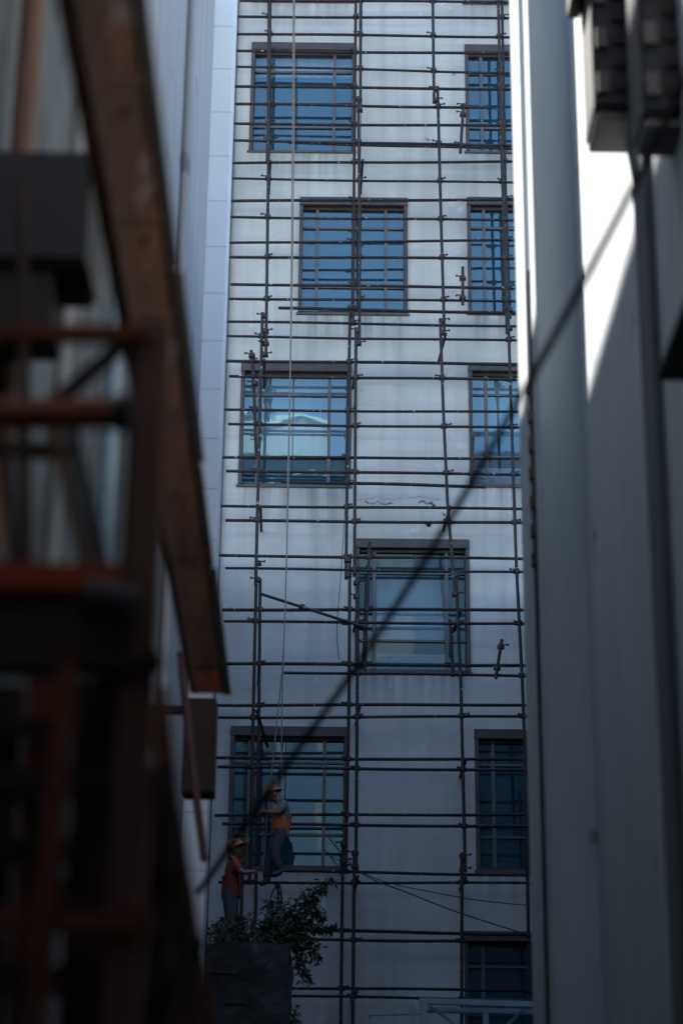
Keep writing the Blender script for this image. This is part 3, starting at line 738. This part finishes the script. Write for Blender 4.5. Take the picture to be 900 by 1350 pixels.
def person(base, label, J, vestm, shirtm, look, hip_w=.14):
    """J: joint name -> local coordinate; x right in the picture, y away, z up"""
    root = thing('person', label, 'person', base)
    V = {k: Vector(v) for k, v in J.items()}
    hd = V['head']; look = Vector(look).normalized(); up = (hd - V['neck']).normalized(); up = (up - look*up.dot(look)).normalized()
    sd = up.cross(look)
    names = ['pelvis','waist','chest','neck','jaw','head','crown','shL','elL','wrL','haL','shR','elR','wrR','haR','hpL','knL','anL','toL','hpR','knR','anR','toR']
    V['jaw'] = hd - up*.075 + look*.012; V['crown'] = hd + up*.075
    V['haL'] = V['wrL'] + (V['wrL']-V['elL']).normalized()*.06; V['haR'] = V['wrR'] + (V['wrR']-V['elR']).normalized()*.06
    E = [('pelvis','waist'),('waist','chest'),('chest','neck'),('neck','jaw'),('jaw','head'),('head','crown'),('chest','shL'),('shL','elL'),('elL','wrL'),('wrL','haL'),('chest','shR'),('shR','elR'),('elR','wrR'),('wrR','haR'),
         ('pelvis','hpL'),('hpL','knL'),('knL','anL'),('anL','toL'),('pelvis','hpR'),('hpR','knR'),('knR','anR'),('anR','toR')]
    rad = dict(pelvis=.12,waist=.115,chest=.13,neck=.055,jaw=.075,head=.098,crown=.075,shL=.062,shR=.062,elL=.043,elR=.043,wrL=.03,wrR=.03,haL=.032,haR=.032,hpL=.085,hpR=.085,knL=.058,knR=.058,anL=.04,anR=.04,toL=.035,toR=.035)
    verts = [V[n] for n in names]; ed = [(names.index(a), names.index(b_)) for a, b_ in E]
    body = skin_mesh('body', verts, ed, [rad[n] for n in names], M['skin'], root)
    # face: nose and ears joined into the same continuous figure is too small to see; eyes and mouth as shallow features
    f = MB()
    nb = hd + look*.098
    f.hexa([nb-sd*.014-up*.035, nb+sd*.014-up*.035, nb+sd*.008+up*.012, nb-sd*.008+up*.012,
            nb-sd*.010-up*.032+look*.022, nb+sd*.010-up*.032+look*.022, nb+sd*.004+up*.008+look*.004, nb-sd*.004+up*.008+look*.004])
    for s in (-1,1):
        e = hd + sd*s*.098 - up*.01
        f.hexa([e-look*.02-up*.03, e+look*.02-up*.03, e+look*.02+up*.03, e-look*.02+up*.03, e-look*.02-up*.03+sd*s*.012, e+look*.02-up*.025+sd*s*.012, e+look*.02+up*.025+sd*s*.012, e-look*.02+up*.03+sd*s*.012])
    face = MB(); face.v = [v + Vector(base) for v in f.v]; face.f = f.f
    face.build('face', M['skin'], root, smooth=True)
    hr = skin_mesh('hair', [hd-look*.03-up*.03, hd-look*.025+up*.05], [(0,1)], [.088,.085], M['hair'], root)
    def sub(nlist, elist, radii, name, m):
        vs = [V[n] for n in nlist]; es = [(nlist.index(a), nlist.index(b_)) for a,b_ in elist]
        return skin_mesh(name, vs, es, radii, m, root)
    V['slL'] = V['shL'].lerp(V['elL'], .85); V['slR'] = V['shR'].lerp(V['elR'], .85)
    V['hem'] = V['pelvis'].lerp(V['waist'], -.15); V['belt'] = V['pelvis'].lerp(V['waist'], 1.0); V['col'] = V['chest'].lerp(V['neck'], .6)
    sub(['waist','hem','chest','col','shL','slL','shR','slR'], [('hem','waist'),('waist','chest'),('chest','col'),('chest','shL'),('shL','slL'),('chest','shR'),('shR','slR')],
        [.142,.148,.152,.075,.080,.060,.080,.060], 'shirt', shirtm)
    if vestm:
        V['vt'] = V['chest'].lerp(V['neck'], .55); V['s2L'] = V['chest'].lerp(V['shL'],.75); V['s2R'] = V['chest'].lerp(V['shR'],.75)
        sub(['waist','hem','chest','vt','s2L','s2R'], [('hem','waist'),('waist','chest'),('chest','vt'),('chest','s2L'),('chest','s2R')], [.160,.164,.176,.13,.105,.105], 'vest', vestm)
    V['kL'] = V['anL'].lerp(V['knL'], .08); V['kR'] = V['anR'].lerp(V['knR'], .08)
    sub(['pelvis','belt','hpL','knL','kL','hpR','knR','kR'], [('belt','pelvis'),('pelvis','hpL'),('hpL','knL'),('knL','kL'),('pelvis','hpR'),('hpR','knR'),('knR','kR')],
        [.145,.132,.112,.082,.070,.112,.082,.070], 'trousers', M['jeans'])
    for s in 'LR':
        a_, t_ = V['an'+s], V['to'+s]
        skin_mesh('boot', [a_+Vector((0,0,.06)), a_, t_], [(0,1),(1,2)], [.055,.058,.045], M['boot'], root)
    # hands: palm continues the body; five bent fingers closing on the pipe
    for s in 'LR':
        w, h = V['wr'+s], V['ha'+s]; d = (h-w).normalized(); q = d.orthogonal().normalized(); n = d.cross(q)
        vs, es, rr = [], [], []
        for k in range(5):
            o_ = q*(-.030+.018*k); ln = (.038,.062,.068,.063,.050)[k]
            if k == 0: p0 = w+d*.02+q*-.03; p1 = p0+(d*.6-q*.6)*.03; p2 = p1+(d*.6+n*.7)*.03
            else: p0 = h+o_*.8-d*.01; p1 = p0+d*ln*.55+n*.012; p2 = p1+(n*.8-d*.3)*ln*.6
            i = len(vs); vs += [p0,p1,p2]; es += [(i,i+1),(i+1,i+2)]; rr += [.010,.009,.008]
        mb = MB()
        for i in range(0, 15, 3): mb.tube([v+Vector(base) for v in vs[i:i+3]], rr[i:i+3], 6)
        mb.build('fingers', M['skin'], root, smooth=True)
    hc = hd + up*.03
    hb2 = lathe_cap(hc+Vector(base), up, look, 1.0, M['helmet'], 'hard_hat', root)
    # reflective strips on the vest / shirt
    return root
# worker in the orange vest, standing on a rail, facing left with bent knees
WA = at(364,1160,YO-.32)
JA = dict(pelvis=(.04,0,.70), waist=(.065,0,.86), chest=(.085,-.01,1.06), neck=(.02,-.01,1.23), head=(-.075,-.01,1.335),
  shL=(.11,-.17,1.15), elL=(.02,-.27,.98), wrL=(-.19,-.14,1.03), shR=(.08,.16,1.16), elR=(-.08,.22,1.02), wrR=(-.24,.10,1.10),
  hpL=(.05,-.10,.66), knL=(-.03,-.12,.38), anL=(.06,-.11,.09), toL=(-.08,-.13,.04), hpR=(.04,.10,.66), knR=(-.10,.12,.40), anR=(-.13,.11,.0), toR=(-.27,.12,-.05))
person(WA, 'worker in orange vest and yellow helmet standing on the scaffold rail, gripping a pole', JA, M['hivis'], M['shirt'], (-.85,-.15,-.35))
# worker in the red shirt, standing on the pier, looking up to the right with a raised arm
WB = at(306,1120,PYF+1.7); WB.z = ztop+.01
HB = at(311,1126,PYF+1.7).z - WB.z
JB0 = dict(pelvis=(.0,0,.88), waist=(-.005,0,1.03), chest=(.0,0,1.25), neck=(.02,0,1.43), head=(.055,-.02,1.555),
  shL=(.02,-.17,1.36), elL=(.16,-.24,1.18), wrL=(.30,-.14,1.22), shR=(.04,.15,1.37), elR=(.17,.16,1.42), wrR=(.20,.10,1.66),
  hpL=(.0,-.10,.84), knL=(.03,-.12,.46), anL=(-.02,-.12,.07), toL=(.13,-.14,.035), hpR=(.0,.10,.84), knR=(.05,.12,.46), anR=(.03,.12,.07), toR=(.17,.14,.035))
kz = (HB)/1.56
print('worker B scale', kz, 'ztop', ztop)
person(WB, 'worker in red shirt and yellow helmet on the weedy pier, one arm raised', JB0, None, M['redshirt'], (.75,-.2,.35))
# translucent bag of clamps hanging under the first worker
bg = MB()
p0 = at(362,1165,YO-.3)
for k in range(5):
    pts = [p0+Vector((rnd.uniform(-.06,.08), rnd.uniform(-.05,.05), 0)), p0+Vector((rnd.uniform(-.10,.12), rnd.uniform(-.05,.05), -.22)), p0+Vector((rnd.uniform(-.04,.10), 0, -.42))]
    bg.tube(smooth_path(pts,4), .014, 6)
tag(bg.build('tool_straps', M['clamp'], smooth=True, origin=p0), 'tangle of dark tool straps hanging under the feet of the vest worker', 'straps')

# ------------------------------------------------------------------ building closing the alley behind the camera
bb = thing('rear_building', 'dark building closing the other end of the alley, mirrored in the lower panes', 'building', (0, -20, 0))
def mirrored(px, py, Yv):
    p = at(px, py, Yv); return Vector((p.x, 2*(D+.112)-Yv, p.z))
RZ = mirrored(400, 598, 79.2).z
b = MB(); b.box(-14, -26, 0, 14, -15, RZ); b.build('wall', M['brick'], bb)
for k in range(8):
    for i in range(-3,4):
        b = MB(); b.box(i*2.9-.8, -15.05, 2+k*3.9, i*2.9+.8, -14.99, 4+k*3.9); b.build('window', M['mullion'], bb)
# gabled penthouse and a small white trimmed gable on its roof edge
pl0, pa0, pr0 = mirrored(346,559,82), mirrored(402,547.5,82), mirrored(458,560,82)
b = MB(); y_ = pa0.y
lo = [Vector((pl0.x,y_,RZ+.002)), Vector((pr0.x,y_,RZ+.002)), Vector((pr0.x,y_,pr0.z)), Vector((pa0.x,y_,pa0.z)), Vector((pl0.x,y_,pl0.z))]
n0 = len(b.v); b.v += lo + [v+Vector((0,-5,0)) for v in lo]
b.f += [(0,1,2,3,4),(9,8,7,6,5)] + [(i,(i+1)%5,(i+1)%5+5,i+5) for i in range(5)]
b.build('penthouse', M['greywall'], bb)
for p, q in ((pl0,pa0),(pa0,pr0)):
    b = MB(); b.bar(p+Vector((0,.06,.05)), q+Vector((0,.06,.05)), .10, .16, up=(0,0,1)); b.build('roof_trim', M['whitewall'], bb)
for (x0_,y0_,x1_,y1_) in ((391,622.5,406,619.2),(408,619.2,424,622.5),(366,627,376,626),(435,626,442,626.5),(366,627,366,636),(441,627,441,638)):
    p, q = mirrored(x0_,y0_,79.0), mirrored(x1_,y1_,79.0)
    b = MB(); b.bar(p+Vector((0,.09,0)), q+Vector((0,.09,0)), .06, .09, up=(0,1,.01)); b.build('dormer_trim', M['whitewall'], bb)
GR = {'rope': 'hoisting ropes on the facade', 'cable': 'thin cables sagging across the facade', 'person': 'workers on the scaffold', 'condenser_cage': 'louvred boxes on the right wall', 'pipe': 'pipes on the left wall'}
for o in COL.objects:
    k = o.name.split('.')[0]
    if o.parent is None and k in GR: o['group'] = GR[k]
# ------------------------------------------------------------------ light
SUN_EL = R(58.0); az = Vector((-.6, .8)).normalized()
sd_ = Vector((az.x*math.cos(SUN_EL), az.y*math.cos(SUN_EL), math.sin(SUN_EL)))
sl = bpy.data.lights.new('sun', 'SUN'); sl.energy = 5.0; sl.angle = R(.5); sl.color = (1, .95, .88)
so = bpy.data.objects.new('sun', sl); COL.objects.link(so); so.rotation_euler = sd_.to_track_quat('Z', 'Y').to_euler(); so.location = sd_*60
W = bpy.data.worlds.new('World'); sc.world = W; W.use_nodes = True
nt = W.node_tree; bg_ = nt.nodes['Background']; sky = nt.nodes.new('ShaderNodeTexSky'); sky.sky_type = 'NISHITA'; sky.sun_disc = False
sky.sun_elevation = SUN_EL; sky.sun_rotation = math.atan2(az.x, az.y) % (2*math.pi)
sky.air_density = 1.0; sky.dust_density = 1.0; sky.ozone_density = 1.0
nt.links.new(sky.outputs[0], bg_.inputs[0]); bg_.inputs[1].default_value = .12

sc.view_settings.view_transform = 'Standard'; sc.view_settings.look = 'None'; sc.view_settings.gamma = 1; sc.view_settings.use_curve_mapping = False
sc.view_settings.exposure = 2.4
sc.render.engine = 'CYCLES'
try:
    sc.cycles.use_denoising = True; sc.cycles.denoiser = 'OPENIMAGEDENOISE'
except Exception: pass
sc.cycles.max_bounces = 8; sc.cycles.diffuse_bounces = 4; sc.cycles.transparent_max_bounces = 12
